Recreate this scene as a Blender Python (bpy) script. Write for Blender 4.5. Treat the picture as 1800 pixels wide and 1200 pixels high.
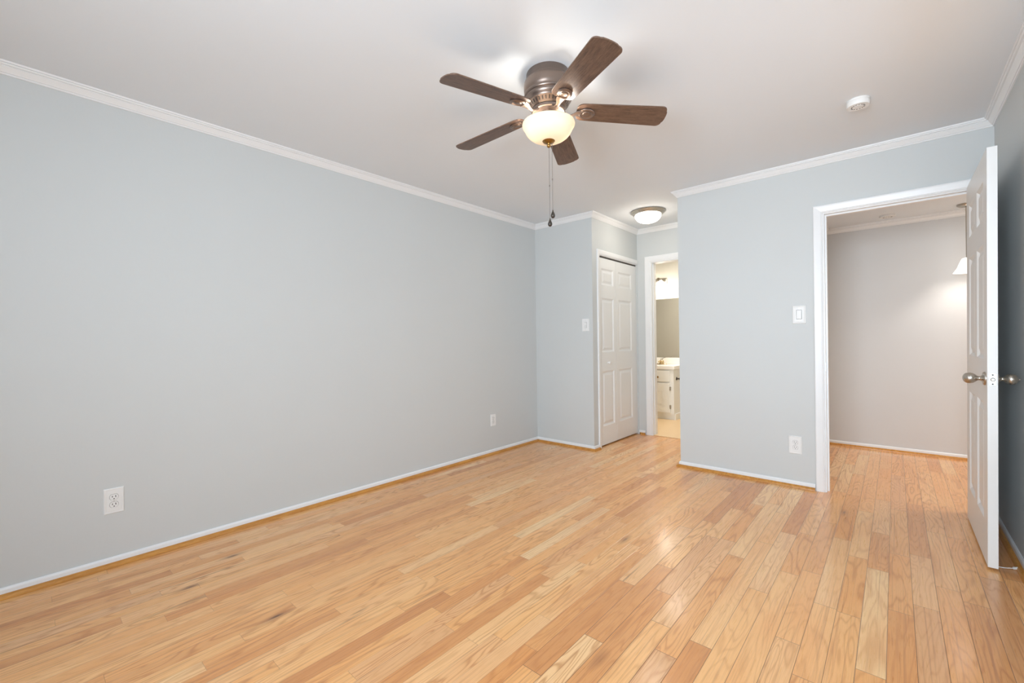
import bpy, bmesh, math, random
from mathutils import Vector, Matrix
random.seed(7)
S = bpy.context.scene
for o in list(bpy.data.objects): bpy.data.objects.remove(o)
PI = math.pi
# ------------------------------------------------------------------ sizes (metres)
H = 2.44                       # bedroom ceiling
D1 = 3.893                     # wall with the entry door and the wall left of the closet
D2 = 4.933                     # wall with the bathroom doorway
XA = 0.737                     # closet wall
XB = 1.615                     # left end of the entry wall
W = 3.517                      # right wall
YR = -1.50                     # rear wall (behind the camera)
D4 = 5.671; HH = 2.264         # hall far wall and hall ceiling
HX = 2.505                     # hall left wall
BY = 6.45                      # bathroom back wall
TW = 0.115                     # wall thickness
# ------------------------------------------------------------------ camera
yaw, pit, rol = math.radians(41.3347), math.radians(-0.1104), math.radians(-0.776)
F = Vector((-math.sin(yaw)*math.cos(pit), math.cos(yaw)*math.cos(pit), math.sin(pit)))
Rt = Vector((math.cos(yaw), math.sin(yaw), 0)); U = Rt.cross(F)
R2 = Rt*math.cos(rol) + U*math.sin(rol); U2 = -Rt*math.sin(rol) + U*math.cos(rol)
cd = bpy.data.cameras.new('camera'); cam = bpy.data.objects.new('camera', cd)
S.collection.objects.link(cam)
cam.matrix_world = Matrix(((R2.x, U2.x, -F.x, 3.0568), (R2.y, U2.y, -F.y, 0.0), (R2.z, U2.z, -F.z, 1.1381), (0, 0, 0, 1)))
cd.sensor_width = 36; cd.lens = 765.18/1800*36; cd.clip_start = 0.02
S.camera = cam
# ------------------------------------------------------------------ view, world, daylight
S.view_settings.view_transform = 'Standard'; S.view_settings.look = 'None'
S.view_settings.gamma = 1; S.view_settings.use_curve_mapping = False
S.view_settings.exposure = 0.12
wd = bpy.data.worlds.new('world'); S.world = wd; wd.use_nodes = True
bg = wd.node_tree.nodes['Background']; bg.inputs[0].default_value = (0.765, 0.88, 1.0, 1); bg.inputs[1].default_value = 3.4

def light(name, kind, loc, energy, color, size=None, size_y=None, rot=(0, 0, 0), radius=None, spread=None):
    l = bpy.data.lights.new(name, kind); l.energy = energy; l.color = color
    if kind == 'AREA':
        l.shape = 'RECTANGLE'; l.size = size; l.size_y = size_y
        if spread: l.spread = spread
    elif radius is not None: l.shadow_soft_size = radius
    o = bpy.data.objects.new(name, l); o.location = loc; o.rotation_euler = rot
    S.collection.objects.link(o); return o
# daylight outside the windows (behind the camera)
WIN = [(2.15, 3.30)]; WZ = (0.70, 2.10)
SY0, SY1 = 1.35, 2.75           # assumed window in the right wall, unseen, set there to brighten wall and ceiling
for a, b in WIN:
    light('window_daylight', 'AREA', ((a+b)/2, YR-0.22, (WZ[0]+WZ[1])/2), 86, (0.775, 0.888, 1.0), b-a, WZ[1]-WZ[0], (math.radians(96), 0, math.radians(11)), spread=math.radians(125))

# ------------------------------------------------------------------ materials
def new_mat(name):
    m = bpy.data.materials.new(name); m.use_nodes = True
    nt = m.node_tree; return m, nt, nt.nodes['Principled BSDF']
def N(nt, t, **kw):
    n = nt.nodes.new(t)
    for k, v in kw.items(): setattr(n, k, v)
    return n
def setin(nt, n, i, v):
    if v is None: return
    if hasattr(v, 'is_linked') or isinstance(v, bpy.types.NodeSocket): nt.links.new(v, n.inputs[i])
    else: n.inputs[i].default_value = v
def M_(nt, op, a, b=None, c=None):
    n = N(nt, 'ShaderNodeMath', operation=op)
    for i, v in enumerate((a, b, c)): setin(nt, n, i, v)
    return n.outputs[0]
def srgb(r, g, b):
    f = lambda c: (c/255)/12.92 if c/255 <= .04045 else ((c/255+.055)/1.055)**2.4
    return (f(r), f(g), f(b), 1)
def noise(nt, vec, scale, detail=3, rough=.5, dist=0):
    n = N(nt, 'ShaderNodeTexNoise'); n.inputs['Scale'].default_value = scale
    n.inputs['Detail'].default_value = detail; n.inputs['Roughness'].default_value = rough
    n.inputs['Distortion'].default_value = dist
    if vec is not None: nt.links.new(vec, n.inputs['Vector'])
    return n.outputs['Fac']
def paint(name, col, rough=.5, bump=.02, var=.012, scale=60):
    m, nt, p = new_mat(name)
    tc = N(nt, 'ShaderNodeTexCoord').outputs['Object']
    f = noise(nt, tc, 2.2, 2)
    mx = N(nt, 'ShaderNodeMix', data_type='RGBA')
    nt.links.new(f, mx.inputs[0])
    mx.inputs[6].default_value = [c*(1-var) for c in col[:3]]+[1]; mx.inputs[7].default_value = [min(1, c*(1+var)) for c in col[:3]]+[1]
    nt.links.new(mx.outputs[2], p.inputs['Base Color'])
    p.inputs['Roughness'].default_value = rough
    b = N(nt, 'ShaderNodeBump'); b.inputs['Strength'].default_value = bump; b.inputs['Distance'].default_value = .01
    nt.links.new(noise(nt, tc, scale, 4), b.inputs['Height']); nt.links.new(b.outputs[0], p.inputs['Normal'])
    return m
def metal(name, col, rough=.3, met=1.0, aniso=0):
    m, nt, p = new_mat(name)
    tc = N(nt, 'ShaderNodeTexCoord').outputs['Object']
    r = N(nt, 'ShaderNodeMapRange'); nt.links.new(noise(nt, tc, 90, 3), r.inputs[0])
    r.inputs[3].default_value = rough*.85; r.inputs[4].default_value = rough*1.2
    p.inputs['Base Color'].default_value = col; p.inputs['Metallic'].default_value = met
    nt.links.new(r.outputs[0], p.inputs['Roughness'])
    return m
MAT = {}
MAT['wall'] = paint('gray_wall_paint', srgb(210, 213, 212), .55, .03)
MAT['hallwall'] = paint('hall_wall_paint', srgb(212, 212, 211), .55, .03)
MAT['bathwall'] = paint('bathroom_wall_paint', srgb(206, 202, 191), .5, .03)
MAT['ceiling'] = paint('ceiling_paint', srgb(234, 240, 245), .8, .03)
MAT['trim'] = paint('white_trim_paint', srgb(242, 243, 243), .33, .01, .004)
MAT['door'] = paint('white_door_paint', srgb(238, 238, 236), .38, .015, .004)
MAT['plastic'] = paint('white_plastic', srgb(240, 240, 238), .35, .0, .003)
MAT['slot'] = paint('dark_slot', srgb(30, 28, 26), .6, 0, .01)
MAT['gap'] = paint('shadow_gap', srgb(90, 86, 82), .8, 0, .01)
MAT['nickel'] = metal('satin_nickel', srgb(188, 182, 172), .28)
MAT['steel'] = metal('latch_steel', srgb(205, 208, 205), .3)
MAT['bronze'] = metal('brushed_bronze_pewter', srgb(136, 120, 110), .33, .85)
MAT['brass'] = metal('aged_brass', srgb(165, 130, 75), .28)
MAT['goldbrass'] = metal('polished_brass', srgb(225, 200, 155), .15)
MAT['chain'] = metal('pull_chain_metal', srgb(150, 146, 142), .35)
MAT['darkpendant'] = metal('dark_bronze', srgb(72, 66, 60), .4, .6)
MAT['counter'] = paint('cultured_marble', srgb(246, 243, 236), .15, 0, .01)
MAT['vanity'] = paint('cream_cabinet_paint', srgb(240, 239, 234), .4, .01, .004)
MAT['bathfloor'] = paint('bathroom_vinyl', srgb(236, 204, 160), .35, .01, .03)
MAT['cable'] = paint('white_cable', srgb(235, 235, 232), .4, 0, .0)
# shoe moulding, orange varnished wood
def wood_simple(name, c1, c2, rough, axis_scale, sc=1):
    m, nt, p = new_mat(name)
    tc = N(nt, 'ShaderNodeTexCoord').outputs['Object']
    mp = N(nt, 'ShaderNodeMapping'); nt.links.new(tc, mp.inputs[0]); mp.inputs['Scale'].default_value = axis_scale
    a = noise(nt, mp.outputs[0], 6*sc, 6, .65, .6); b = noise(nt, mp.outputs[0], 30*sc, 4, .6)
    f = M_(nt, 'ADD', M_(nt, 'MULTIPLY', a, .65), M_(nt, 'MULTIPLY', b, .35))
    r = N(nt, 'ShaderNodeValToRGB'); nt.links.new(f, r.inputs[0])
    r.color_ramp.elements[0].position = .34; r.color_ramp.elements[0].color = c1
    r.color_ramp.elements[1].position = .66; r.color_ramp.elements[1].color = c2
    nt.links.new(r.outputs[0], p.inputs['Base Color']); p.inputs['Roughness'].default_value = rough
    return m, nt, p
MAT['shoe'] = wood_simple('orange_varnished_wood', srgb(176, 112, 38), srgb(222, 160, 78), .3, (8, 1, 8))[0]
MAT['blade'] = wood_simple('dark_walnut_blade', srgb(64, 47, 38), srgb(130, 102, 84), .36, (1.2, 16, 16), 1.6)[0]

def floor_material():
    m, nt, p = new_mat('oak_strip_floor')
    g = N(nt, 'ShaderNodeNewGeometry').outputs['Position']
    sx = N(nt, 'ShaderNodeSeparateXYZ'); nt.links.new(g, sx.inputs[0]); X, Y = sx.outputs[0], sx.outputs[1]
    XS = 2.065                                   # narrower strips left of here, wider boards right of it
    u = M_(nt, 'ADD', M_(nt, 'DIVIDE', M_(nt, 'SUBTRACT', M_(nt, 'MINIMUM', X, XS), XS), .0635), M_(nt, 'DIVIDE', M_(nt, 'MAXIMUM', M_(nt, 'SUBTRACT', X, XS), 0), .080))
    u = M_(nt, 'ADD', u, 400.0)
    wide = M_(nt, 'GREATER_THAN', X, XS)
    PW = M_(nt, 'ADD', .0635, M_(nt, 'MULTIPLY', wide, .0165))
    row = M_(nt, 'FLOOR', u); fu = M_(nt, 'FRACT', u)
    wn = N(nt, 'ShaderNodeTexWhiteNoise', noise_dimensions='1D'); nt.links.new(row, wn.inputs['W'])
    rowr = wn.outputs['Value']
    # random length boards: 1D voronoi cells along Y, a different stretch of it for each row
    w = M_(nt, 'ADD', M_(nt, 'MULTIPLY', Y, 1.25), M_(nt, 'MULTIPLY', rowr, 371.3))
    v = N(nt, 'ShaderNodeTexVoronoi', voronoi_dimensions='1D', feature='F1'); v.inputs['Scale'].default_value = 1; nt.links.new(w, v.inputs['W'])
    v.inputs['Randomness'].default_value = .85
    ve = N(nt, 'ShaderNodeTexVoronoi', voronoi_dimensions='1D', feature='DISTANCE_TO_EDGE'); ve.inputs['Scale'].default_value = 1; nt.links.new(w, ve.inputs['W'])
    ve.inputs['Randomness'].default_value = .85
    sc = N(nt, 'ShaderNodeSeparateColor'); nt.links.new(v.outputs['Color'], sc.inputs[0])
    wn2 = N(nt, 'ShaderNodeTexWhiteNoise', noise_dimensions='2D')
    cv = N(nt, 'ShaderNodeCombineXYZ'); nt.links.new(sc.outputs[0], cv.inputs[0]); nt.links.new(row, cv.inputs[1])
    nt.links.new(cv.outputs[0], wn2.inputs['Vector'])
    s2 = N(nt, 'ShaderNodeSeparateColor'); nt.links.new(wn2.outputs['Color'], s2.inputs[0])
    b1, b2, b3 = s2.outputs[0], s2.outputs[1], s2.outputs[2]
    # grain coordinates, shifted per board
    def gv(kx, ky, kz):
        c = N(nt, 'ShaderNodeCombineXYZ')
        nt.links.new(M_(nt, 'MULTIPLY', X, kx), c.inputs[0]); nt.links.new(M_(nt, 'MULTIPLY', Y, ky), c.inputs[1])
        nt.links.new(M_(nt, 'MULTIPLY', b1, kz), c.inputs[2]); return c.outputs[0]
    cath = noise(nt, gv(9, 1.15, 83), 1.0, 2, .45, .25)                     # cathedral field
    rings = M_(nt, 'SINE', M_(nt, 'MULTIPLY', cath, M_(nt, 'ADD', 60, M_(nt, 'MULTIPLY', b2, 75))))
    rings = M_(nt, 'POWER', M_(nt, 'ADD', M_(nt, 'MULTIPLY', rings, .5), .5), 4.0)
    fine = noise(nt, gv(330, 9, 31), 1.0, 3, .6)
    strk = noise(nt, gv(42, 1.6, 57), 1.0, 4, .6, .4)
    mott = noise(nt, gv(6, 1.6, 17), 1.0, 2, .5)
    # board base tone
    r = N(nt, 'ShaderNodeValToRGB'); nt.links.new(b3, r.inputs[0])
    cr = r.color_ramp
    cols = [(0.0, (214, 146, 88)), (.08, (228, 162, 100)), (.25, (242, 179, 114)), (.6, (248, 188, 122)), (.88, (250, 195, 132)), (1.0, (253, 212, 156))]
    cr.elements[0].position = 0; cr.elements[0].color = srgb(*cols[0][1]); cr.elements[1].position = 1; cr.elements[1].color = srgb(*cols[-1][1])
    for ps, c in cols[1:-1]:
        e = cr.elements.new(ps); e.color = srgb(*c)
    def mix(fac, a, b, mode='MIX'):
        n = N(nt, 'ShaderNodeMix', data_type='RGBA', blend_type=mode)
        setin(nt, n, 0, fac); setin(nt, n, 6, a); setin(nt, n, 7, b); return n.outputs[2]
    def rng(x, a, b, c, d):
        n = N(nt, 'ShaderNodeMapRange'); nt.links.new(x, n.inputs[0])
        for i, q in enumerate((a, b, c, d)): n.inputs[1+i].default_value = q
        return n.outputs[0]
    col = r.outputs[0]
    col = mix(rng(mott, .42, .62, 0, .38), col, srgb(236, 160, 90), 'MIX')       # warmer patches
    col = mix(rng(b2, .80, 1, 0, .35), col, srgb(250, 216, 170))                # sapwood boards
    amp = M_(nt, 'ADD', .14, M_(nt, 'MULTIPLY', b1, .46))
    col = mix(M_(nt, 'MULTIPLY', rings, amp), col, srgb(190, 116, 56))
    col = mix(rng(fine, .50, .72, 0, .22), col, srgb(180, 110, 60))
    lines = noise(nt, gv(150, 1.1, 47), 1.0, 2, .5, .3)
    col = mix(rng(lines, .55, .70, 0, .42), col, srgb(172, 108, 66))
    col = mix(rng(strk, .60, .76, 0, .46), col, srgb(178, 104, 60))
    # mineral streaks: sparse, long, dark
    ms = noise(nt, gv(24, .75, 91), 1.0, 3, .55, .8)
    col = mix(rng(ms, .68, .78, 0, .8), col, srgb(104, 66, 46))
    # knots
    kv = N(nt, 'ShaderNodeTexVoronoi', feature='F1'); kv.inputs['Scale'].default_value = 1
    nt.links.new(gv(5.2, 1.5, 0), kv.inputs['Vector'])
    kd = M_(nt, 'ADD', kv.outputs['Distance'], M_(nt, 'MULTIPLY', M_(nt, 'SUBTRACT', strk, .5), .12))
    ksel = N(nt, 'ShaderNodeSeparateColor'); nt.links.new(kv.outputs['Color'], ksel.inputs[0])
    kon = M_(nt, 'GREATER_THAN', ksel.outputs[0], .5)
    col = mix(M_(nt, 'MULTIPLY', rng(kd, .035, .13, .55, 0), kon), col, srgb(150, 92, 52))
    col = mix(M_(nt, 'MULTIPLY', rng(kd, .01, .05, .9, 0), kon), col, srgb(70, 44, 30))
    # seams
    eu = M_(nt, 'MULTIPLY', M_(nt, 'MINIMUM', fu, M_(nt, 'SUBTRACT', 1, fu)), PW)
    ev = M_(nt, 'DIVIDE', ve.outputs['Distance'], 1.25)
    e = M_(nt, 'MINIMUM', eu, ev)
    seam = M_(nt, 'SUBTRACT', 1.0, M_(nt, 'MINIMUM', 1.0, M_(nt, 'DIVIDE', e, M_(nt, 'ADD', .0009, M_(nt, 'MULTIPLY', wide, .0007)))))
    col = mix(M_(nt, 'MULTIPLY', seam, M_(nt, 'ADD', .6, M_(nt, 'MULTIPLY', wide, .35))), col, srgb(104, 62, 34))
    nt.links.new(col, p.inputs['Base Color'])
    p.inputs['Specular IOR Level'].default_value = .5
    nt.links.new(rng(fine, .3, .7, .26, .34), p.inputs['Roughness'])
    p.inputs['Coat Weight'].default_value = .42; p.inputs['Coat Roughness'].default_value = .15
    bmp = N(nt, 'ShaderNodeBump'); bmp.inputs['Strength'].default_value = .35; bmp.inputs['Distance'].default_value = .0012
    hgt = M_(nt, 'ADD', rng(e, 0, .002, 0, 1), M_(nt, 'ADD', M_(nt, 'MULTIPLY', fine, .06), M_(nt, 'MULTIPLY', rings, -.03)))
    nt.links.new(hgt, bmp.inputs['Height'])
    # slow waviness of the varnish across each strip
    b2n = N(nt, 'ShaderNodeBump'); b2n.inputs['Strength'].default_value = .25; b2n.inputs['Distance'].default_value = .004
    nt.links.new(noise(nt, gv(7, 1.2, 9), 1.0, 1, .4), b2n.inputs['Height'])
    nt.links.new(bmp.outputs[0], b2n.inputs['Normal'])
    nt.links.new(b2n.outputs[0], p.inputs['Normal']); nt.links.new(b2n.outputs[0], p.inputs['Coat Normal'])
    return m
MAT['floor'] = floor_material()
def glow(name, base, emis, strength, trans=0.0, rim=None):
    m, nt, p = new_mat(name)
    p.inputs['Base Color'].default_value = base; p.inputs['Roughness'].default_value = .35
    p.inputs['Emission Color'].default_value = emis; p.inputs['Emission Strength'].default_value = strength
    return m
MAT['bowl'] = glow('alabaster_glass_lit', srgb(232, 222, 204), srgb(255, 230, 196), .20)
def translucent(m, fac, col):
    nt = m.node_tree; p = nt.nodes['Principled BSDF']; t = N(nt, 'ShaderNodeBsdfTranslucent'); t.inputs[0].default_value = col
    mx = N(nt, 'ShaderNodeMixShader'); mx.inputs[0].default_value = fac
    nt.links.new(p.outputs[0], mx.inputs[1]); nt.links.new(t.outputs[0], mx.inputs[2]); nt.links.new(mx.outputs[0], nt.nodes['Material Output'].inputs[0])
translucent(MAT['bowl'], .17, srgb(252, 236, 214))
MAT['dome'] = glow('frosted_glass_lit', srgb(250, 248, 245), srgb(255, 246, 232), 10.0)
MAT['shade'] = glow('bath_shade_lit', srgb(250, 248, 245), srgb(255, 246, 230), 9.0)
MAT['hallshade'] = glow('hall_shade_lit', srgb(250, 248, 245), srgb(255, 246, 232), 1.1)
def mirror_mat():
    m, nt, p = new_mat('mirror_glass'); p.inputs['Metallic'].default_value = 1
    p.inputs['Base Color'].default_value = (.9, .91, .9, 1); p.inputs['Roughness'].default_value = .01; return m
MAT['mirror'] = mirror_mat()
def glass_mat():
    m, nt, p = new_mat('window_glass')
    out = nt.nodes['Material Output']; t = N(nt, 'ShaderNodeBsdfTransparent'); g = N(nt, 'ShaderNodeBsdfGlossy'); g.inputs['Roughness'].default_value = .02
    mx = N(nt, 'ShaderNodeMixShader'); mx.inputs[0].default_value = .06
    nt.links.new(t.outputs[0], mx.inputs[1]); nt.links.new(g.outputs[0], mx.inputs[2]); nt.links.new(mx.outputs[0], out.inputs[0]); return m
MAT['glass'] = glass_mat()

# ------------------------------------------------------------------ mesh helpers
def bx(bm, x0, x1, y0, y1, z0, z1):
    vs = [bm.verts.new((x, y, z)) for x in (x0, x1) for y in (y0, y1) for z in (z0, z1)]
    for f in ((0, 1, 3, 2), (4, 6, 7, 5), (0, 4, 5, 1), (2, 3, 7, 6), (0, 2, 6, 4), (1, 5, 7, 3)):
        bm.faces.new([vs[i] for i in f])
    return bm
def box(*a): return bx(bmesh.new(), *a)
def obj(name, bm, mat, parent=None, smooth=None, bevel=0):
    bmesh.ops.recalc_face_normals(bm, faces=bm.faces)
    if parent is not None: bmesh.ops.translate(bm, verts=bm.verts, vec=-Vector(parent['org']))
    me = bpy.data.meshes.new(name); bm.to_mesh(me); bm.free()
    me.materials.append(MAT[mat])
    o = bpy.data.objects.new(name, me); S.collection.objects.link(o)
    if smooth is not None:
        for pl in me.polygons: pl.use_smooth = True
        me.set_sharp_from_angle(angle=math.radians(smooth))
    if bevel:
        b = o.modifiers.new('bevel', 'BEVEL'); b.width = bevel; b.segments = 2; b.limit_method = 'ANGLE'
    if parent is not None: o.parent = parent; o['org'] = list(parent['org'])
    else: o['org'] = [0, 0, 0]
    return o
def thing(name, label, cat, loc, group=None):
    o = bpy.data.objects.new(name, None); S.collection.objects.link(o); o.location = loc; o['org'] = list(loc)
    o['label'] = label; o['category'] = cat; o.empty_display_size = .1
    if group: o['group'] = group
    return o
def tag(o, label, cat, group=None):
    o['label'] = label; o['category'] = cat
    if group: o['group'] = group
    return o
def struct(o, label, cat):
    o['kind'] = 'structure'; o['label'] = label; o['category'] = cat; return o
def lathe(bm, prof, c, seg=48, axis='Z', mat=None):
    rings = []
    for r, h in prof:
        ring = []
        for i in range(seg if r > 1e-6 else 1):
            a = 2*PI*i/seg
            v = Vector((r*math.cos(a), r*math.sin(a), h))
            if axis == 'X': v = Vector((h, r*math.cos(a), r*math.sin(a)))
            if axis == 'Y': v = Vector((r*math.cos(a), h, r*math.sin(a)))
            if mat: v = mat @ v
            ring.append(bm.verts.new(v + Vector(c)))
        rings.append(ring)
    for A, B in zip(rings, rings[1:]):
        n = max(len(A), len(B))
        for i in range(n):
            a, b = A[i % len(A)], A[(i+1) % len(A)]; c2, d = B[(i+1) % len(B)], B[i % len(B)]
            f = [a, b, c2, d]; g = []
            for q in f:
                if q not in g: g.append(q)
            if len(g) > 2: bm.faces.new(g)
    return bm
def tube(bm, pts, r, seg=8, radii=None):
    pts = [Vector(q) for q in pts]; rings = []; up = None
    for i, q in enumerate(pts):
        d = (pts[min(i+1, len(pts)-1)] - pts[max(i-1, 0)]).normalized()
        if up is None: up = d.orthogonal().normalized()
        up = (up - d*up.dot(d)).normalized(); s = d.cross(up)
        rr = radii[i] if radii else r
        rings.append([bm.verts.new(q + (up*math.cos(2*PI*k/seg) + s*math.sin(2*PI*k/seg))*rr) for k in range(seg)])
    for A, B in zip(rings, rings[1:]):
        for k in range(seg): bm.faces.new((A[k], A[(k+1) % seg], B[(k+1) % seg], B[k]))
    bm.faces.new(rings[0]); bm.faces.new(rings[-1]); return bm
def sweep(bm, path, prof, mp, closed=False):
    """path 2D, prof [(offset to the right of travel, height)], mp(a, b, h) -> 3D; mitred corners"""
    n = len(path); P = [Vector(q) for q in path]; cols = []
    for i in range(n):
        nb = []
        if closed or i > 0: d = (P[i]-P[i-1]).normalized(); nb.append(Vector((d.y, -d.x)))
        if closed or i < n-1: d = (P[(i+1) % n]-P[i]).normalized(); nb.append(Vector((d.y, -d.x)))
        m = sum(nb, Vector((0, 0)))
        m = m/len(nb); m = m/m.length_squared
        cols.append([bm.verts.new(mp(P[i].x+m.x*o, P[i].y+m.y*o, h)) for o, h in prof])
    k = len(prof)
    for i in range(n if closed else n-1):
        A, B = cols[i], cols[(i+1) % n]
        for j in range(k): bm.faces.new((A[j], A[(j+1) % k], B[(j+1) % k], B[j]))
    if not closed: bm.faces.new(cols[0]); bm.faces.new(cols[-1])
    return bm
def wall_x(name, x0, x1, y, th, z0, z1, holes, mat):       # wall facing y, holes (xa, xb, za, zb)
    bm = bmesh.new(); xs = sorted({x0, x1, *[h[0] for h in holes], *[h[1] for h in holes]})
    for a, b in zip(xs, xs[1:]):
        hs = [h for h in holes if h[0] <= a+1e-6 and h[1] >= b-1e-6]
        if not hs: bx(bm, a, b, y, y+th, z0, z1)
        else:
            h = hs[0]
            if h[2] > z0+1e-6: bx(bm, a, b, y, y+th, z0, h[2])
            if h[3] < z1-1e-6: bx(bm, a, b, y, y+th, h[3], z1)
    return obj(name, bm, mat)

# ------------------------------------------------------------------ shell
ZT = H + .12
struct(obj('floor', box(-.12, 5.6, YR-.12, D4+.1, -.1, 0), 'floor'),
       'glossy natural oak strip floor running through bedroom and hall', 'floor')
struct(obj('floor_bathroom', box(-1.4, 1.9, D2+.03, BY+.1, .0005, .004), 'bathfloor'), 'pale tan bathroom floor beyond the narrow doorway', 'floor')
struct(obj('floor_bathroom_slab', box(-1.4, 1.9, D4+.1, BY+.1, -.1, 0), 'bathfloor'), 'slab carrying the bathroom floor', 'floor')
struct(obj('ceiling', box(-.12, W+.12, YR-.12, D2+.06, H, ZT), 'ceiling'), 'smooth white bedroom ceiling', 'ceiling')
struct(obj('ceiling_hall', box(HX-.1, 5.6, D1+TW, D4+.1, HH, HH+.1), 'ceiling'), 'lower warm white ceiling of the hall', 'ceiling')
struct(obj('ceiling_bathroom', box(-1.4, 1.9, D2+.06, BY+.1, H, ZT), 'bathwall'), 'bathroom ceiling', 'ceiling')
struct(obj('wall_left', box(-.12, 0, YR-.12, D1+.1, 0, H), 'wall'), 'long pale gray wall on the left', 'wall')
struct(obj('wall_back', box(0, XA, D1, D1+.09, 0, H), 'wall'), 'narrow gray wall left of the closet', 'wall')
# closet wall faces +x: build with y as the running axis
CY0, CY1, CZ = 4.030, 4.925, 2.035
bm = bmesh.new()
bx(bm, XA-.10, XA, D1+.09, CY0, 0, H); bx(bm, XA-.10, XA, CY0, CY1, CZ, H); bx(bm, XA-.10, XA, CY1, D2, 0, H)
struct(obj('wall_closet', bm, 'wall'), 'gray wall above and around the folding closet doors', 'wall')
struct(obj('wall_closet_inside', box(XA-.75, XA-.70, D1+.1, D2, 0, H), 'wall'), 'back of the closet', 'wall')
BX0, BX1, BZ = .899, 1.521, 2.043
struct(wall_x('wall_bathroom_side', XA-.1, XB+.115, D2, TW, 0, H, [(BX0, BX1, 0, BZ)], 'wall'), 'gray wall around the bathroom doorway', 'wall')
struct(obj('wall_passage', box(XB, XB+.11, D1+TW, D2, 0, H), 'wall'), 'right wall of the closet passage', 'wall')
EX0, EX1, EZ = 2.660, 3.425, 2.045
struct(wall_x('wall_entry', XB, W, D1, TW, 0, H, [(EX0, EX1, 0, EZ)], 'wall'), 'pale blue gray wall holding the entry doorway', 'wall')
bm = box(W, W+.12, YR-.12, SY0, 0, H); bx(bm, W, W+.12, SY1, D1+TW, 0, H); bx(bm, W, W+.12, SY0, SY1, 0, WZ[0]); bx(bm, W, W+.12, SY0, SY1, WZ[1], H)
struct(obj('wall_right', bm, 'wall'), 'gray wall on the right behind the open door', 'wall')
struct(wall_x('wall_rear', 0, W, YR-.12, .12, 0, H, [(a, b, WZ[0], WZ[1]) for a, b in WIN], 'wall'), 'rear wall with a window', 'wall')
struct(obj('wall_hall_far', box(HX-.1, 5.6, D4, D4+.1, 0, HH), 'hallwall'), 'warm gray far wall of the hall', 'wall')
struct(obj('wall_hall_left', box(HX-.1, HX, D1+TW, D4, 0, HH), 'hallwall'), 'left end wall of the hall', 'wall')
struct(obj('wall_hall_right', box(5.5, 5.6, D1+TW, D4, 0, HH), 'hallwall'), 'right end wall of the hall', 'wall')
struct(obj('wall_hall_front', box(W+.12, 5.5, D1+.0, D1+TW, 0, HH), 'hallwall'), 'hall wall beyond the bedroom', 'wall')
struct(obj('wall_bath_back', box(-1.4, 1.9, BY, BY+.1, 0, H), 'bathwall'), 'beige bathroom wall behind the vanity', 'wall')
struct(obj('wall_bath_left', box(-1.4, -1.3, D2+TW, BY, 0, H), 'bathwall'), 'left bathroom wall', 'wall')
struct(obj('wall_bath_right', box(1.8, 1.9, D2+TW, BY, 0, H), 'bathwall'), 'right bathroom wall', 'wall')
bm = box(-1.3, XA-.1, D2+.0, D2+TW, 0, H); bx(bm, XB+.115, 1.8, D2, D2+TW, 0, H)
bx(bm, XA-.1, BX0, D2+TW, D2+TW+.006, 0, H); bx(bm, BX1, XB+.2, D2+TW, D2+TW+.006, 0, H)
struct(obj('wall_bath_front', bm, 'bathwall'), 'bathroom side of the doorway wall', 'wall')

# windows behind and beside the camera
def window(name, a, b, mp, label):
    t = .05; zm = (WZ[0]+WZ[1])/2
    def B(bm, u0, u1, d0, d1, z0, z1):
        vs = [bm.verts.new(mp(u, d, z)) for u in (u0, u1) for d in (d0, d1) for z in (z0, z1)]
        for f in ((0, 1, 3, 2), (4, 6, 7, 5), (0, 4, 5, 1), (2, 3, 7, 6), (0, 2, 6, 4), (1, 5, 7, 3)): bm.faces.new([vs[i] for i in f])
        return bm
    fr = bmesh.new()
    for q in ((a, a+t, *WZ), (b-t, b, *WZ), (a+t, b-t, WZ[0], WZ[0]+t), (a+t, b-t, WZ[1]-t, WZ[1]), (a+t, b-t, zm-.02, zm+.02)): B(fr, q[0], q[1], .03, .10, q[2], q[3])
    w = struct(obj(name, fr, 'trim'), label, 'window')
    obj('pane', B(bmesh.new(), a+t, b-t, .063, .067, WZ[0]+t, WZ[1]-t), 'glass', w)
    obj('window_sill', B(bmesh.new(), a-.06, b+.06, -.05, .03, WZ[0]-.03, WZ[0]), 'trim', w)
window('window_1', *WIN[0], lambda u, d, z: (u, YR-d, z), 'white double-hung window in the rear wall')
window('window_2', SY0, SY1, lambda u, d, z: (W+d, u, z), 'assumed white double-hung window in the right wall, unseen, added for its light')

# crown moulding
crown = [(0, -.052), (.006, -.052), (.0085, -.0465), (.0065, -.0445), (.011, -.0435), (.015, -.038), (.023, -.0285), (.029, -.0215), (.0275, -.018), (.035, -.0175), (.038, -.014), (.0385, -.011), (.0365, -.009), (.043, -.0085), (.046, -.0005), (0, -.0005)]
path = [(0, YR), (0, D1), (XA, D1), (XA, D2), (XB, D2), (XB, D1), (W, D1), (W, YR)]
struct(obj('trim_1', sweep(bmesh.new(), path, crown, lambda a, b, h: (a, b, H+h), True), 'trim'), 'white crown moulding around the bedroom ceiling', 'crown moulding')
hp = [(HX, D1+TW), (HX, D4), (5.5, D4), (5.5, D1+TW)]
struct(obj('trim_2', sweep(bmesh.new(), hp, crown, lambda a, b, h: (a, b, HH+h)), 'trim'), 'white crown moulding in the hall', 'crown moulding')
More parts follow.
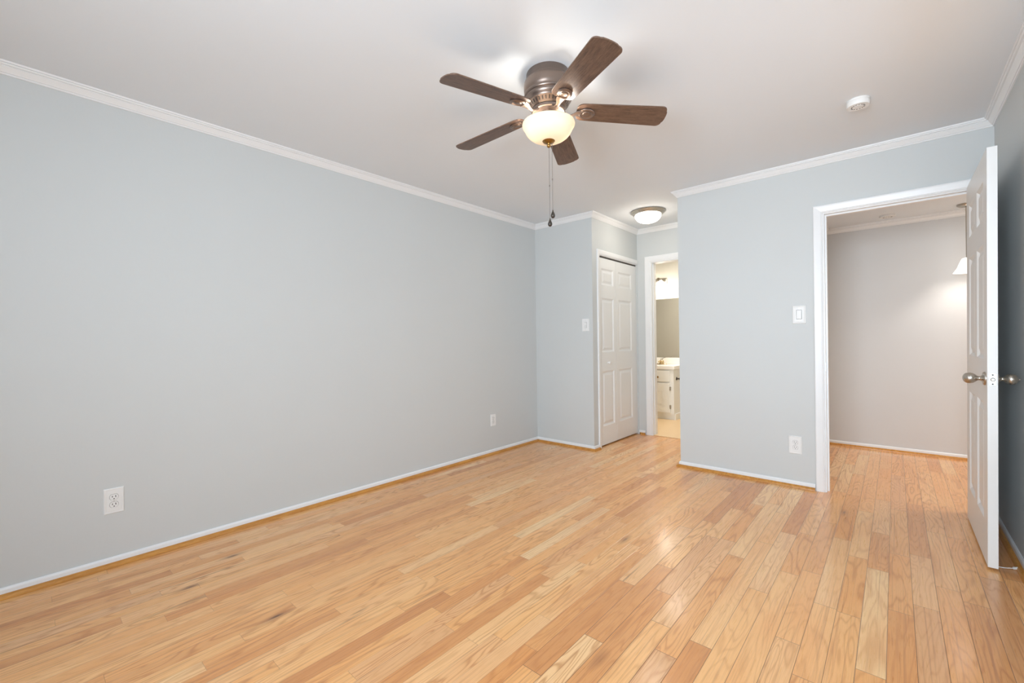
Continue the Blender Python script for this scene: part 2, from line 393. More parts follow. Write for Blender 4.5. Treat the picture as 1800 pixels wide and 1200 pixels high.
# baseboards with a varnished shoe
base = [(0, 0), (.011, 0), (.011, .038), (.009, .043), (.005, .047), (0, .047)]
shoe = [(.011, 0), (.030, 0), (.0295, .006), (.027, .012), (.023, .017), (.017, .0205), (.011, .021)]
def baseboard(name, pth, label):
    o = struct(obj(name, sweep(bmesh.new(), pth, base, lambda a, b, h: (a, b, h)), 'trim'), label, 'baseboard')
    obj('shoe_molding', sweep(bmesh.new(), pth, shoe, lambda a, b, h: (a, b, h)), 'shoe', o, smooth=40)
baseboard('baseboard_left', [(0, YR), (0, D1), (XA, D1), (XA, 3.984)], 'low white baseboard with orange wood shoe along the left wall')
baseboard('baseboard_bathroom_side', [(XA, CY1+.004), (XA, D2), (.82, D2)], 'short white baseboard between closet and bathroom doorway')
baseboard('baseboard_entry', [(1.578, D2), (XB, D2), (XB, D1), (2.606, D1)], 'white baseboard with wood shoe below the entry wall')
baseboard('baseboard_right', [(3.480, D1), (W, D1), (W, YR)], 'white baseboard with wood shoe behind the open door')
baseboard('baseboard_hall', [(2.6, D1+TW), (HX, D1+TW), (HX, D4), (5.5, D4)], 'low baseboard with pale wood shoe along the hall')
baseboard('baseboard_rear', [(W, YR), (0, YR)], 'baseboard below the rear window')
# door casings, mitred frames
cas = [(0, 0), (0, .008), (.004, .010), (.008, .008), (.011, .011), (.016, .012), (.044, .016), (.053, .016), (.057, .012), (.057, 0)]
def casing(name, a0, a1, z, mp, label, legs=(True, True), mat='trim', prof=cas):
    pth = []                                 # travel so that 'right' points away from the opening
    pth = ([(a1, 0), (a1, z)] if legs[1] else [(a1, z)]) + ([(a0, z), (a0, 0)] if legs[0] else [(a0, z)])
    return struct(obj(name, sweep(bmesh.new(), pth, prof, mp), mat), label, 'door casing')
t = casing('trim_3', EX0+.008, EX1-.004, EZ-.008, lambda a, b, h: (a, D1-h, b), 'white casing around the entry doorway')
jm = bx(box(EX0, EX0+.016, D1, D1+TW, 0, EZ), EX1-.002, EX1, D1, D1+TW, 0, EZ)
bx(jm, EX0+.016, EX1, D1, D1+TW, EZ-.016, EZ)
bx(jm, EX0+.016, EX0+.027, D1+.038, D1+.075, 0, EZ-.016); bx(jm, EX1-.013, EX1-.002, D1+.038, D1+.075, 0, EZ-.016); bx(jm, EX0+.027, EX1-.013, D1+.038, D1+.075, EZ-.027, EZ-.016)
obj('door_jamb', jm, 'trim', t)
sp = obj('strike_plate', box(EX0+.016, EX0+.0175, D1+.006, D1+.032, .885, .945), 'steel', t); sp['label'] = 'steel strike plate'
casing('trim_4', EX0+.008, EX1-.008, EZ-.008, lambda a, b, h: (a, D1+TW+h, b), 'white casing on the hall side of the entry doorway')
t = casing('trim_5', BX0+.006, BX1-.006, BZ-.006, lambda a, b, h: (a, D2-h, b), 'white casing around the bathroom doorway', prof=[(o*1.22, h) for o, h in cas])
jm = bx(box(BX0+.0005, BX0+.016, D2, D2+TW+.006, 0, BZ), BX1-.016, BX1-.0005, D2, D2+TW+.006, 0, BZ); bx(jm, BX0+.016, BX1-.016, D2, D2+TW+.006, BZ-.014, BZ-.0005)
bx(jm, BX0+.016, BX0+.026, D2+.035, D2+.07, 0, BZ-.014)
obj('door_jamb', jm, 'trim', t)
struct(obj('trim_6', box(BX0+.016, BX1-.016, D2, D2+.045, .0005, .007), 'bathfloor', bevel=.002), 'pale threshold strip at the bathroom doorway', 'threshold')
# closet casing: left leg and head
t = casing('trim_7', CY0, CY1-.002, CZ-.002, lambda a, b, h: (XA+h, a, b), 'white casing beside and above the closet doors', legs=(True, False), prof=[(o*.8, h*.9) for o, h in cas])
jm = bx(box(XA-.09, XA, CY0, CY0+.004, 0, CZ), XA-.09, XA, CY0+.004, CY1, CZ-.012, CZ)
obj('door_jamb', jm, 'trim', t)

# ------------------------------------------------------------------ panelled doors
def panel_face(bm, u0, u1, z0, z1, panels, mp):
    us = sorted({u0, u1, *[q for p_ in panels for q in p_[:2]]}); zs = sorted({z0, z1, *[q for p_ in panels for q in p_[2:]]})
    cell = {}
    def V(u, z, d=0):
        k = (round(u, 5), round(z, 5), round(d, 5))
        if k not in cell: cell[k] = bm.verts.new(mp(u, z, d))
        return cell[k]
    for a, b in zip(us, us[1:]):
        for c, d in zip(zs, zs[1:]):
            uc, zc = (a+b)/2, (c+d)/2
            if any(p_[0] < uc < p_[1] and p_[2] < zc < p_[3] for p_ in panels):
                steps = [(0, 0), (.003, .002), (.014, .010), (.018, .011), (.025, .011), (.046, .0035), (.048, .003)]
                for (i0, e0), (i1, e1) in zip(steps, steps[1:]):
                    q0 = [(a+i0, c+i0), (b-i0, c+i0), (b-i0, d-i0), (a+i0, d-i0)]; q1 = [(a+i1, c+i1), (b-i1, c+i1), (b-i1, d-i1), (a+i1, d-i1)]
                    for k in range(4):
                        bm.faces.new((V(*q0[k], e0), V(*q0[(k+1) % 4], e0), V(*q1[(k+1) % 4], e1), V(*q1[k], e1)))
                i1, e1 = steps[-1]
                bm.faces.new([V(*q, e1) for q in ((a+i1, c+i1), (b-i1, c+i1), (b-i1, d-i1), (a+i1, d-i1))])
            else: bm.faces.new((V(a, c), V(b, c), V(b, d), V(a, d)))
    return us, zs
def door_mesh(u0, u1, z0, z1, panels, x0, x1):        # slab between x0 and x1, running along y
    bm = bmesh.new(); us, zs = panel_face(bm, u0, u1, z0, z1, panels, lambda u, z, d: (x0+d, u, z))
    panel_face(bm, u0, u1, z0, z1, panels, lambda u, z, d: (x1-d, u, z))
    def strip(pts):
        for p0, p1 in zip(pts, pts[1:]):
            bm.faces.new([bm.verts.new(q) for q in ((x0, *p0), (x0, *p1), (x1, *p1), (x1, *p0))])
    strip([(u, z0) for u in us]); strip([(u, z1) for u in us]); strip([(u0, z) for z in zs]); strip([(u1, z) for z in zs])
    bmesh.ops.remove_doubles(bm, verts=bm.verts, dist=1e-5)
    return bm
DX0, DX1, DY0, DY1 = 3.385, 3.420, 3.094, 3.875
cols_ = [(DY0+.112, DY0+.348), (DY1-.348, DY1-.112)]; rows_ = [(.215, .80), (1.015, 1.59), (1.715, 1.905)]
door = obj('door_1', door_mesh(DY0, DY1, .012, 2.037, [(a, b, c, d) for a, b in cols_ for c, d in rows_], DX0, DX1), 'door')
struct(door, 'white six-panel entry door standing open at the right', 'door')
KY, KZ = DY0+.062, .920
def knob(s, x):
    e = .0315; prof = [(.0, 0), (.033, 0), (.033, .004), (.030, .008), (.020, .010), (.014, .013), (.0105, .018), (.010, .023), (.0125, .028), (.0185, .034), (.0245, .042), (.027, .051), (.0265, .060), (.0235, .068), (.017, .075), (.008, .0785), (0, .079)]
    if s > 0: prof = [(r, h*.93) for r, h in prof]
    o = obj('door_knob', lathe(bmesh.new(), [(r, s*h) for r, h in prof], (x, KY, KZ), 32, 'X'), 'nickel', door, smooth=50)
    o['label'] = 'satin nickel egg-shaped knob'; return o
knob(-1, DX0)
k = knob(1, DX1)
obj('lock_button', lathe(bmesh.new(), [(0, .073), (.003, .073), (.003, .078), (0, .078)], (DX1, KY, KZ), 12, 'X'), 'nickel', k, smooth=40)
lp = obj('latch_plate', box(3.3895, 3.4155, DY0-.0015, DY0, KZ-.029, KZ+.029), 'steel', door, bevel=.001); lp['label'] = 'steel latch plate'
lb = bmesh.new(); lathe(lb, [(0, .0), (.0085, .0), (.0085, -.007), (.006, -.010), (0, -.010)], (3.4025, DY0-.0015, KZ), 20, 'Y'); obj('latch_bolt', lb, 'nickel', lp, smooth=40)
for zz in (KZ+.022, KZ-.022):
    obj('screw', lathe(bmesh.new(), [(0, -.001), (.0035, -.001), (.0035, 0)], (3.4025, DY0-.0015, zz), 12, 'Y'), 'gap', lp)
for zz in (.25, 1.05, 1.82):
    hb = lathe(bmesh.new(), [(0, -.045), (.006, -.045), (.006, .045), (0, .045)], (DX1+.004, DY1+.004, zz), 12); obj('hinge', hb, 'nickel', door, smooth=40)
# the door hangs a third of a degree out of plumb
door.matrix_world = Matrix.Translation((DX0, 0, 0)) @ Matrix.Rotation(math.radians(.33), 4, 'Y') @ Matrix.Translation((-DX0, 0, 0))
# closet folding doors
root = bpy.data.objects.new('door_2', None); S.collection.objects.link(root); root.location = (XA-.02, 4.475, 0); root['org'] = [XA-.02, 4.475, 0]
struct(root, 'white six-panel folding closet door', 'door')
zs_ = [(.215, .80), (1.0, 1.58), (1.72, 1.895)]
l1 = obj('door_leaf', door_mesh(CY0+.006, 4.4135, .014, 2.005, [(4.100, 4.362, a, b) for a, b in zs_], XA-.047, XA-.013), 'door', root)
l2 = obj('door_leaf', door_mesh(4.4165, CY1-.003, .014, 2.005, [(4.475, 4.795, a, b) for a, b in zs_], XA-.047, XA-.013), 'door', root)
kb = obj('knob', lathe(bmesh.new(), [(0, 0), (.010, 0), (.008, .008), (.010, .014), (.016, .019), (.017, .024), (.013, .029), (0, .031)], (XA-.013, 4.225, .885), 24, 'X'), 'plastic', l1, smooth=50)
kb['label'] = 'small white round knob'
obj('track', box(XA-.042, XA-.018, CY0+.006, CY1-.003, 2.008, CZ-.012), 'gap', root)

# ------------------------------------------------------------------ switches and outlets
def plate(bm, w, h, mp, d=.006, rim=.010, inset=.0015):
    lv = [(0, 0), (.002, d*.8), (rim*.5, d), (rim, d-inset), (rim+.003, d-inset*.4)]
    prev = None
    for i, e in lv:
        r = [bm.verts.new(mp(sx*(w/2-i), sz*(h/2-i), e)) for sx, sz in ((-1, -1), (1, -1), (1, 1), (-1, 1))]
        if prev:
            for k in range(4): bm.faces.new((prev[k], prev[(k+1) % 4], r[(k+1) % 4], r[k]))
        prev = r
    bm.faces.new(prev); return bm
def pbox(bm, u0, u1, v0, v1, e0, e1, mp):
    vs = [bm.verts.new(mp(u, v, e)) for u in (u0, u1) for v in (v0, v1) for e in (e0, e1)]
    for f in ((0, 1, 3, 2), (4, 6, 7, 5), (0, 4, 5, 1), (2, 3, 7, 6), (0, 2, 6, 4), (1, 5, 7, 3)): bm.faces.new([vs[i] for i in f])
    return bm
def face_round(bm, mp, r, hh, e0, e1, zc):                # receptacle face: circle with flat top and bottom
    pts = []
    for i in range(32):
        a = 2*PI*i/32; pts.append((r*math.cos(a), max(-hh, min(hh, r*math.sin(a)))+zc))
    A = [bm.verts.new(mp(*q, e0)) for q in pts]; B = [bm.verts.new(mp(*q, e1)) for q in pts]
    for i in range(32): bm.faces.new((A[i], A[(i+1) % 32], B[(i+1) % 32], B[i]))
    bm.faces.new(B); return bm
def outlet(loc, mp, w, h, label, rim=.010):
    t = thing('wall_outlet', label, 'outlet', loc, )
    obj('cover_plate', plate(bmesh.new(), w, h, mp, rim=rim), 'plastic', t)
    for s in (1, -1):
        zc = s*.0195
        rc = obj('receptacle', face_round(bmesh.new(), mp, .0172, .0142, .003, .0075, zc), 'plastic', t)
        for u, hh in ((-.0064, .0048), (.0064, .0038)):
            obj('slot', pbox(bmesh.new(), u-.0014, u+.0014, zc+.003-hh, zc+.003+hh, .0072, .0078, mp), 'slot', rc)
        obj('ground_hole', face_round(bmesh.new(), mp, .0027, .0025, .0072, .0078, zc-.0085), 'slot', rc)
        # thin dark joint around the receptacle
    jt = bmesh.new()
    for s in (1, -1): face_round(jt, mp, .0182, .0152, .003, .0056, s*.0195)
    obj('receptacle_joint', jt, 'gap', t)
    obj('cover_screw', face_round(bmesh.new(), mp, .0028, .0028, .004, .0066, 0), 'steel', t)
    return t
def L_map(y, z): return (lambda u, v, e: (e, y-u, z+v))
def B_map(x, z): return (lambda u, v, e: (x+u, D1-e, z+v))
outlet((0, .324, .336), L_map(.324, .336), .080, .130, 'white duplex outlet with stepped cover on the left wall, nearest the camera')
outlet((0, 3.169, .340), L_map(3.169, .340), .072, .118, 'small white duplex outlet on the left wall near the far corner', .004)
outlet((2.483, D1, .319), B_map(2.483, .319), .086, .134, 'white duplex outlet low beside the entry door casing')
def switch(loc, mp, w, h, label, kind):
    t = thing('light_switch', label, 'light switch', loc)
    obj('cover_plate', plate(bmesh.new(), w, h, mp, rim=.012 if kind else .005), 'plastic', t)
    if kind:
        obj('switch_frame', pbox(bmesh.new(), -.0175, .0175, -.0345, .0345, .004, .0062, mp), 'gap', t)
        r = bmesh.new(); vs = [(-.0155, -.0325, .0065), (.0155, -.0325, .0065), (.0155, .0, .0085), (-.0155, .0, .0085), (-.0155, .0325, .0062), (.0155, .0325, .0062)]
        # wedge rocker, lower half proud
        vs = [(-.0155, -.0325), (.0155, -.0325), (.0155, .002), (-.0155, .002)]
        pbox(r, -.0155, .0155, -.0325, .002, .004, .0105, mp); pbox(r, -.0155, .0155, .002, .0325, .004, .0070, mp)
        obj('rocker', r, 'plastic', t)
    else:
        obj('switch_frame', pbox(bmesh.new(), -.0135, .0135, -.030, .030, .004, .0062, mp), 'gap', t)
        obj('rocker', pbox(pbox(bmesh.new(), -.012, .012, -.0285, -.012, .004, .0078, mp), -.012, .012, -.0105, .0285, .004, .0085, mp), 'plastic', t)
    for s in (1, -1): obj('cover_screw', face_round(bmesh.new(), mp, .003, .003, .004, .0065, s*.048), 'steel', t)
    return t
switch((.653, D1, 1.290), B_map(.653, 1.290), .082, .130, 'white switch on the narrow wall left of the closet', 0)
switch((2.517, D1, 1.305), B_map(2.517, 1.305), .086, .136, 'white rocker switch beside the entry door casing', 1)

# ------------------------------------------------------------------ smoke detectors
def smoke(loc, r, h, label):
    t = thing('smoke_detector', label, 'smoke detector', loc)
    x, y, z = loc
    obj('base', lathe(bmesh.new(), [(0, -.0005), (r, -.0005), (r, -h*.25), (r*.97, -h*.3), (0, -h*.3)], loc, 48), 'plastic', t, smooth=35)
    obj('cover', lathe(bmesh.new(), [(r*.98, -h*.3), (r, -h*.4), (r*.985, -h*.88), (r*.95, -h), (r*.62, -h*1.02), (r*.6, -h*.98), (r*.45, -h*.98), (r*.43, -h*1.03), (0, -h*1.03)], loc, 48), 'plastic', t, smooth=35)
    s = bmesh.new()
    for i in range(14):
        a = 2*PI*i/14; m = Matrix.Rotation(a, 4, 'Z'); b = box(r*.50, r*.58, -.003, .003, -h*1.0-.0005, -h*.97)
        b.transform(Matrix.Translation(loc) @ m); me = bpy.data.meshes.new('tmp'); b.to_mesh(me); s.from_mesh(me); b.free(); bpy.data.meshes.remove(me)
    obj('vent', s, 'gap', t)
    return t
smoke((2.915, 3.085, H), .053, .036, 'round white smoke detector on the bedroom ceiling')
t = smoke((3.015, 5.40, HH), .058, .018, 'flat round smoke detector on the hall ceiling')

# ------------------------------------------------------------------ ceiling fan
FX, FY = 1.790, 1.733
fan = thing('ceiling_fan', 'five-blade flush ceiling fan with walnut blades and lit glass bowl', 'ceiling fan', (FX, FY, H))
o_ = (FX, FY, 0)
obj('motor_housing', lathe(bmesh.new(), [(0, 2.4395), (.104, 2.4395), (.106, 2.436), (.106, 2.412), (.109, 2.408), (.109, 2.403), (.113, 2.400), (.1165, 2.394), (.118, 2.384), (.118, 2.362), (.1165, 2.350),
    (.114, 2.345), (.114, 2.341), (.117, 2.338), (.1175, 2.332), (.115, 2.327), (.112, 2.325), (.112, 2.321), (.1145, 2.318), (.1145, 2.312), (.111, 2.306), (.106, 2.300), (.103, 2.295), (.103, 2.292),
    (.100, 2.290), (.083, 2.270), (.081, 2.268), (0, 2.268)], o_, 72), 'bronze', fan, smooth=38)
vt = bmesh.new()
for i in range(36):
    b = bmesh.new(); r0, z0, r1, z1 = .0885, 2.2765, .0985, 2.2882
    vs = [b.verts.new((r, s*.0022, z+dz)) for r, z in ((r0, z0), (r1, z1)) for s in (-1, 1) for dz in (-.0012, .001)]
    for f in ((0, 1, 3, 2), (4, 6, 7, 5), (0, 4, 5, 1), (2, 3, 7, 6), (0, 2, 6, 4), (1, 5, 7, 3)): b.faces.new([vs[k] for k in f])
    b.transform(Matrix.Translation(o_) @ Matrix.Rotation(2*PI*i/36, 4, 'Z')); me = bpy.data.meshes.new('tmp'); b.to_mesh(me); vt.from_mesh(me); b.free(); bpy.data.meshes.remove(me)
obj('vent_slots', vt, 'slot', fan)
obj('flywheel', lathe(bmesh.new(), [(0, 2.268), (.078, 2.268), (.082, 2.264), (.082, 2.252), (.078, 2.248), (.05, 2.246), (0, 2.246)], o_, 48), 'bronze', fan, smooth=38)
obj('switch_housing', lathe(bmesh.new(), [(0, 2.246), (.047, 2.246), (.047, 2.222), (.050, 2.218), (.050, 2.196), (.075, 2.192), (.075, 2.188), (.03, 2.186), (0, 2.186)], o_, 48), 'bronze', fan, smooth=38)
bo = obj('light_bowl', lathe(bmesh.new(), [(.123, 2.200), (.1275, 2.198), (.129, 2.193), (.1275, 2.186), (.123, 2.179), (.1185, 2.173), (.115, 2.165), (.109, 2.153), (.099, 2.141), (.085, 2.130), (.068, 2.121), (.046, 2.1155), (.022, 2.113), (0, 2.1125),
    (0, 2.1155), (.044, 2.1185), (.066, 2.124), (.083, 2.133), (.097, 2.144), (.1065, 2.156), (.112, 2.168), (.116, 2.176), (.120, 2.182), (.1235, 2.189), (.1235, 2.195), (.123, 2.200)], o_, 64), 'bowl', fan, smooth=60)
cap = obj('finial_cap', lathe(bmesh.new(), [(r, z+.0135) for r, z in [(0, 2.1035), (.030, 2.1035), (.031, 2.100), (.026, 2.094), (.016, 2.090), (.007, 2.088), (.006, 2.084), (.0095, 2.080), (.0095, 2.074), (.005, 2.069), (0, 2.068)]], o_, 40), 'brass', fan, smooth=50)
cap['label'] = 'aged brass finial cap'
def blade_mesh():
    r0, r1 = .138, .577; pts = []
    def wdt(r): return .056 + .0105*min(1, (r-r0)/(.40))
    # outline, lower edge then upper edge, rounded root and tip
    tipc = .030
    up = []
    for k in range(9):                                    # root rounding
        a = PI/2*k/8; up.append((r0 + .030*(1-math.sin(a)) if False else r0+.034*(1-math.cos(a)), .022+(.056-.022)*math.sin(a)))
    for k in range(1, 11): r = r0+.034+(r1-.034-r0-.034)*k/10; up.append((r, wdt(r)))
    for k in range(1, 9):
        a = PI/2*k/8; up.append((r1-.034+.026*math.sin(a), .0665-.026*(1-math.cos(a))))
    for k in range(1, 5): y = .0405*(1-k/4); up.append((r1-.008+.008*math.sqrt(max(0, 1-(y/.0405)**2)), y))
    out = up + [(x, -y) for x, y in reversed(up[:-1])]
    bm = bmesh.new(); A = [bm.verts.new((x, y, -.003)) for x, y in out]; B = [bm.verts.new((x, y, .003)) for x, y in out]
    n = len(out); bm.faces.new(A); bm.faces.new(B)
    for i in range(n): bm.faces.new((A[i], A[(i+1) % n], B[(i+1) % n], B[i]))
    return bm
PITCH = math.radians(-11)
bmb = blade_mesh(); bmb.transform(Matrix.Translation((0, 0, 2.265)) @ Matrix.Rotation(math.radians(3.6), 4, 'Y') @ Matrix.Rotation(PITCH, 4, 'X')); bmesh.ops.translate(bmb, verts=bmb.verts, vec=(FX, FY, 0))
blade0 = obj('blade', bmb, 'blade', fan, bevel=.0012)
ar = bmesh.new()
def flat_tube(bm, pts, ws, th):
    rings = []
    for (x, z), w in zip(pts, ws):
        rings.append([bm.verts.new((x, s*w, z+d)) for s, d in ((-1, -th*.3), (-.6, -th), (.6, -th), (1, -th*.3), (1, th*.5), (-1, th*.5))])
    for A, B in zip(rings, rings[1:]):
        for k in range(6): bm.faces.new((A[k], A[(k+1) % 6], B[(k+1) % 6], B[k]))
    bm.faces.new(rings[0]); bm.faces.new(rings[-1])
flat_tube(ar, [(.060, 2.254), (.080, 2.248), (.094, 2.238), (.108, 2.236), (.122, 2.241), (.138, 2.247), (.158, 2.2475)], [.018, .015, .010, .009, .012, .020, .024], .005)
mtx = Matrix.Translation((0, 0, 2.265)) @ Matrix.Rotation(math.radians(3.6), 4, 'Y') @ Matrix.Rotation(PITCH, 4, 'X') @ Matrix.Translation((.187, 0, -.0035))
e = Matrix.Diagonal((1.18, .98, 1, 1))
lathe(ar, [(0, .0), (.034, .0), (.035, -.005), (.032, -.009), (.027, -.0105), (.024, -.0085), (.0215, -.0065), (0, -.0065)], (0, 0, 0), 36, mat=(mtx @ e))
ar.verts.ensure_lookup_table()
bmesh.ops.translate(ar, verts=ar.verts, vec=(FX, FY, 0))
arm0 = obj('blade_arm', ar, 'bronze', fan, smooth=40)
# carved oval centre of each medallion
md = bmesh.new(); lathe(md, [(0, -.0095), (.010, -.0095), (.0145, -.0085), (.0165, -.0065), (.0165, -.005)], (0, 0, 0), 28, mat=(mtx @ e)); bmesh.ops.translate(md, verts=md.verts, vec=(FX, FY, 0))
med0 = obj('medallion', md, 'bronze', arm0, smooth=50); med0.parent = arm0
A0 = .7308
for k in range(5):
    a = A0 + k*2*PI/5
    if k == 0: b, r, m = blade0, arm0, med0
    else:
        b = blade0.copy(); r = arm0.copy(); m = med0.copy()
        for q in (b, r, m): S.collection.objects.link(q)
        m.parent = r
    b.rotation_euler = (0, 0, a); r.rotation_euler = (0, 0, a)
def chain(x, y, z0, z1, lab):
    b = bmesh.new(); n = int((z0-z1)/.0045)
    tube(b, [(x, y, z0), (x, y, z1)], .0009, 6)
    for i in range(n):
        z = z0-(i+.5)*(z0-z1)/n
        lathe(b, [(0, .0016), (.0015, .0008), (.0015, -.0008), (0, -.0016)], (x, y, z), 6)
    c = obj('pull_chain', b, 'chain', fan, smooth=60)
    obj('chain_connector', lathe(bmesh.new(), [(0, .005), (.0025, .004), (.0025, -.004), (0, -.005)], (x, y, z1+(z0-z1)*.46), 10), 'chain', c, smooth=50)
    p_ = obj('chain_pendant', lathe(bmesh.new(), [(0, .002), (.0025, 0), (.003, -.006), (.0065, -.014), (.0098, -.022), (.0108, -.029), (.0085, -.036), (.004, -.0395), (0, -.040)], (x, y, z1), 20), 'darkpendant', c, smooth=60)
    p_['label'] = 'dark teardrop pendant'
rr = Vector((math.cos(yaw), math.sin(yaw), 0))
chain(FX+.001, FY+.001, 2.084, 1.735, '')
chain(FX+rr.x*.016, FY+rr.y*.016, 2.104, 1.776, '')
# bulb light: open top bowl throws light on the ceiling
for k in range(2):
    a = A0+.3+k*PI
    light('fan_bulb', 'POINT', (FX+.085*math.cos(a), FY+.085*math.sin(a), 2.172), 1.9, (1, .95, .88), radius=.02)

# ------------------------------------------------------------------ flush mount ceiling light in the passage
FLX, FLY = 1.172, 4.275
fl = thing('flush_ceiling_light', 'lit round flush ceiling light with nickel rim above the closet passage', 'ceiling light', (FLX, FLY, H))
c_ = (FLX, FLY, H)
obj('rim_pan', lathe(bmesh.new(), [(0, -.0005), (.160, -.0005), (.170, -.004), (.171, -.010), (.166, -.015), (.160, -.017), (.158, -.022), (.150, -.027), (.146, -.029), (.143, -.036), (.130, -.040), (.122, -.040), (.120, -.03), (0, -.03)], c_, 64), 'nickel', fl, smooth=38)
obj('glass_dome', lathe(bmesh.new(), [(.130, -.036), (.130, -.046), (.124, -.064), (.111, -.083), (.090, -.099), (.062, -.110), (.030, -.116), (0, -.117)], c_, 56), 'dome', fl, smooth=60)
obj('finial', lathe(bmesh.new(), [(0, -.115), (.010, -.117), (.011, -.120), (.005, -.123), (.007, -.128), (.005, -.133), (0, -.134)], c_, 20), 'nickel', fl, smooth=50)
light('flush_light', 'POINT', (FLX, FLY, H-.17), 1.1, (1, .88, .76), radius=.10)

# ------------------------------------------------------------------ bathroom
van = thing('bathroom_vanity', 'white bathroom vanity with panelled doors seen through the doorway', 'vanity', (.2, 6.0, 0))
VX0, VX1, VY = -.36, .752, 6.0
obj('body', box(VX0, VX1, VY, BY-.003, .085, .706), 'vanity', van)
obj('plinth', box(VX0+.01, VX1+.012, VY-.006 + .03, BY-.003, .004, .085), 'vanity', van)
for i, (a, b) in enumerate(((.375, .702), (.022, .349), (-.335, -.005))):
    bm = box(a, b, VY-.018, VY-.0005, .105, .515); d_ = obj('door', bm, 'vanity', van, bevel=.004)
    m_ = (a+b)/2
    fr = bmesh.new(); sweep(fr, [(m_-.058, .222), (m_-.058, .402), (m_+.058, .402), (m_+.058, .222)], [(-.003, .0), (-.003, .003), (.003, .003), (.003, 0)], lambda q, w, h: (q, VY-.018-h, w), True)
    obj('panel_molding', fr, 'vanity', d_)
    for zz in (.441, .187): obj('hinge', box(b-.004, b+.012, VY-.021, VY-.001, zz-.026, zz+.026), 'nickel', d_)
    dr = obj('drawer', box(a, b, VY-.018, VY-.0005, .535, .690), 'vanity', van, bevel=.004)
    obj('knob', lathe(bmesh.new(), [(0, -.018), (.008, -.018), (.006, -.026), (.013, -.032), (.014, -.038), (.008, -.043), (0, -.044)], (m_, VY, .598), 16, 'Y'), 'brass', dr, smooth=50)
cp = bmesh.new(); bx(cp, VX0-.01, VX1+.016, VY-.022, BY-.003, .7065, .757)
ct = obj('sink_top', cp, 'counter', van, bevel=.006)
obj('backsplash', box(VX0-.01, VX1+.016, BY-.022, BY-.003, .7575, .853), 'counter', van, bevel=.004)
obj('basin_rim', lathe(bmesh.new(), [(.17, .7572), (.185, .7600), (.195, .7572)], (.43, 6.19, 0), 40, mat=Matrix.Diagonal((1.2, .75, 1, 1))), 'counter', van, smooth=60)
fb = bmesh.new(); fo = (.45, 6.33, .7578)
lathe(fb, [(0, 0.0005), (.078, 0.0005), (.078, .006), (.070, .012), (0, .014)], fo, 32, mat=Matrix.Diagonal((1, .36, 1, 1)))
lathe(fb, [(0, .010), (.036, .010), (.033, .03), (.030, .055), (.020, .062), (0, .063)], fo, 24)
tube(fb, [(.45, 6.33, .80), (.45, 6.29, .812), (.45, 6.25, .812), (.45, 6.22, .803), (.45, 6.213, .793)], .010, 12)
fc = obj('faucet', fb, 'goldbrass', van, smooth=50); fc['label'] = 'brass faucet with lever handle'
obj('faucet_handle', tube(lathe(bmesh.new(), [(0, .063), (.016, .064), (.018, .074), (.012, .086), (0, .088)], fo, 16), [(.452, 6.33, .838), (.485, 6.33, .853), (.515, 6.325, .862)], .005, 8), 'nickel', fc, smooth=60)
tag(obj('mirror', box(-.40, .86, BY-.008, BY-.001, .856, 1.735), 'mirror'), 'frameless mirror above the bathroom vanity', 'mirror')
tp = obj('toilet_paper_holder', lathe(bmesh.new(), [(0, .0005), (.022, .0005), (.022, .006), (.012, .012), (.008, .03), (.013, .042), (.013, .052), (0, .056)], (.752, 6.10, .575), 20, 'X'), 'darkpendant', van, smooth=50)
tp['label'] = 'small dark bronze paper holder'
obj('roller', tube(bmesh.new(), [(.795, 6.10, .575), (.795, 6.24, .575)], .007, 12), 'brass', tp, smooth=50)
vl = thing('vanity_light', 'lit nickel vanity light with white glass shades above the mirror', 'wall light', (.24, BY, 2.0))
obj('backplate', box(-.05, .50, BY-.022, BY-.0005, 1.955, 2.045), 'nickel', vl, bevel=.01)
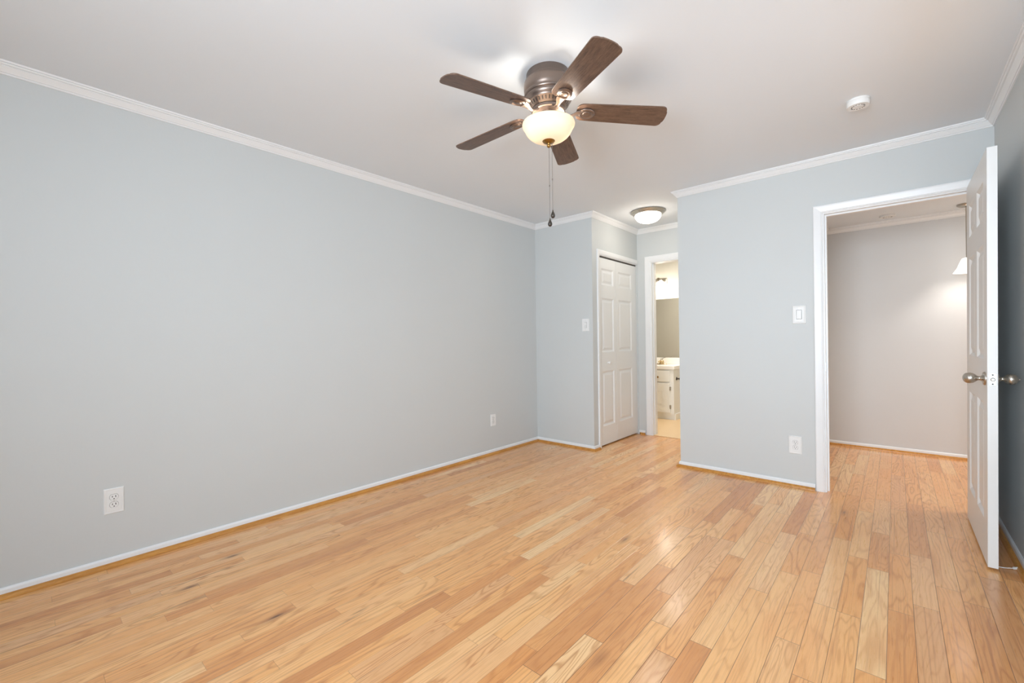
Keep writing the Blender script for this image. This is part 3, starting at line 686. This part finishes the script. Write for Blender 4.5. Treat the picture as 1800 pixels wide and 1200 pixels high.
for i, x in enumerate((.405, .215, .025)):
    am = obj('arm', tube(bmesh.new(), [(x-.03, BY-.02, 2.0), (x-.045, BY-.07, 1.975), (x-.02, BY-.11, 1.965), (x+.0, BY-.125, 2.01), (x+.005, BY-.125, 2.05), (x+.012, BY-.125, 2.035)], .006, 10), 'nickel', vl, smooth=60)
    R_ = Matrix.Rotation(math.radians(-28), 4, 'Y')
    obj('socket_cup', lathe(bmesh.new(), [(0, .010), (.014, .008), (.020, -.006), (.030, -.038), (.031, -.048), (0, -.048)], (x+.012, BY-.125, 2.035), 24, mat=R_), 'nickel', am, smooth=50)
    obj('glass_shade', lathe(bmesh.new(), [(.029, -.046), (.036, -.070), (.047, -.105), (.062, -.140), (.060, -.140), (.044, -.105), (.033, -.070), (.026, -.048)], (x+.012, BY-.125, 2.035), 28, mat=R_), 'shade', am, smooth=60)
    light('vanity_bulb', 'POINT', (x+.05, BY-.135, 1.90), 1.5, (1, .95, .87), radius=.035)

light('bathroom_fill_light', 'AREA', (.95, 5.55, H-.03), 23, (1, .95, .88), .35, .35)  # added fill under the ceiling to brighten the bathroom; no fixture
# ------------------------------------------------------------------ hall pendant, partly behind the door jamb
PX, PY_ = 3.530, 5.42
pd = thing('hall_pendant_light', 'lit pendant light in the hall half hidden by the door jamb', 'pendant light', (PX, PY_, HH))
obj('canopy', lathe(bmesh.new(), [(0, -.0005), (.062, -.0005), (.060, -.012), (.045, -.022), (.012, -.028), (0, -.028)], (PX, PY_, HH), 32), 'nickel', pd, smooth=50)
obj('stem', tube(bmesh.new(), [(PX, PY_, HH-.02), (PX, PY_, 1.79)], .006, 10), 'nickel', pd, smooth=60)
obj('glass_shade', lathe(bmesh.new(), [(.020, 1.80), (.032, 1.795), (.045, 1.765), (.062, 1.715), (.088, 1.672), (.086, 1.672), (.058, 1.715), (.040, 1.765), (.018, 1.79)], (PX, PY_, 0), 36), 'hallshade', pd, smooth=60)
light('hall_bulb', 'POINT', (PX, PY_, 1.735), 3.2, (1, .95, .88), radius=.05)
light('hall_fill_light', 'AREA', (4.6, 4.85, HH-.02), 25, (1, .95, .89), .8, .8)  # unseen overhead fill added to lift the hall; stands for no fixture

# ------------------------------------------------------------------ cable by the door
cb = thing('cable', 'thin white cable with small plug on the floor behind the open door', 'cable', (3.46, 3.16, 0))
obj('cord', tube(bmesh.new(), [(3.405, 3.165, .0035), (3.425, 3.150, .0035), (3.445, 3.150, .005), (3.462, 3.158, .006), (3.482, 3.168, .007)], .0022, 8), 'cable', cb, smooth=60)
obj('plug', tube(bmesh.new(), [(3.478, 3.166, .0075), (3.492, 3.175, .0075)], .0065, 10), 'cable', cb, smooth=60)
for o in bpy.data.objects:
    if 'org' in o: del o['org']
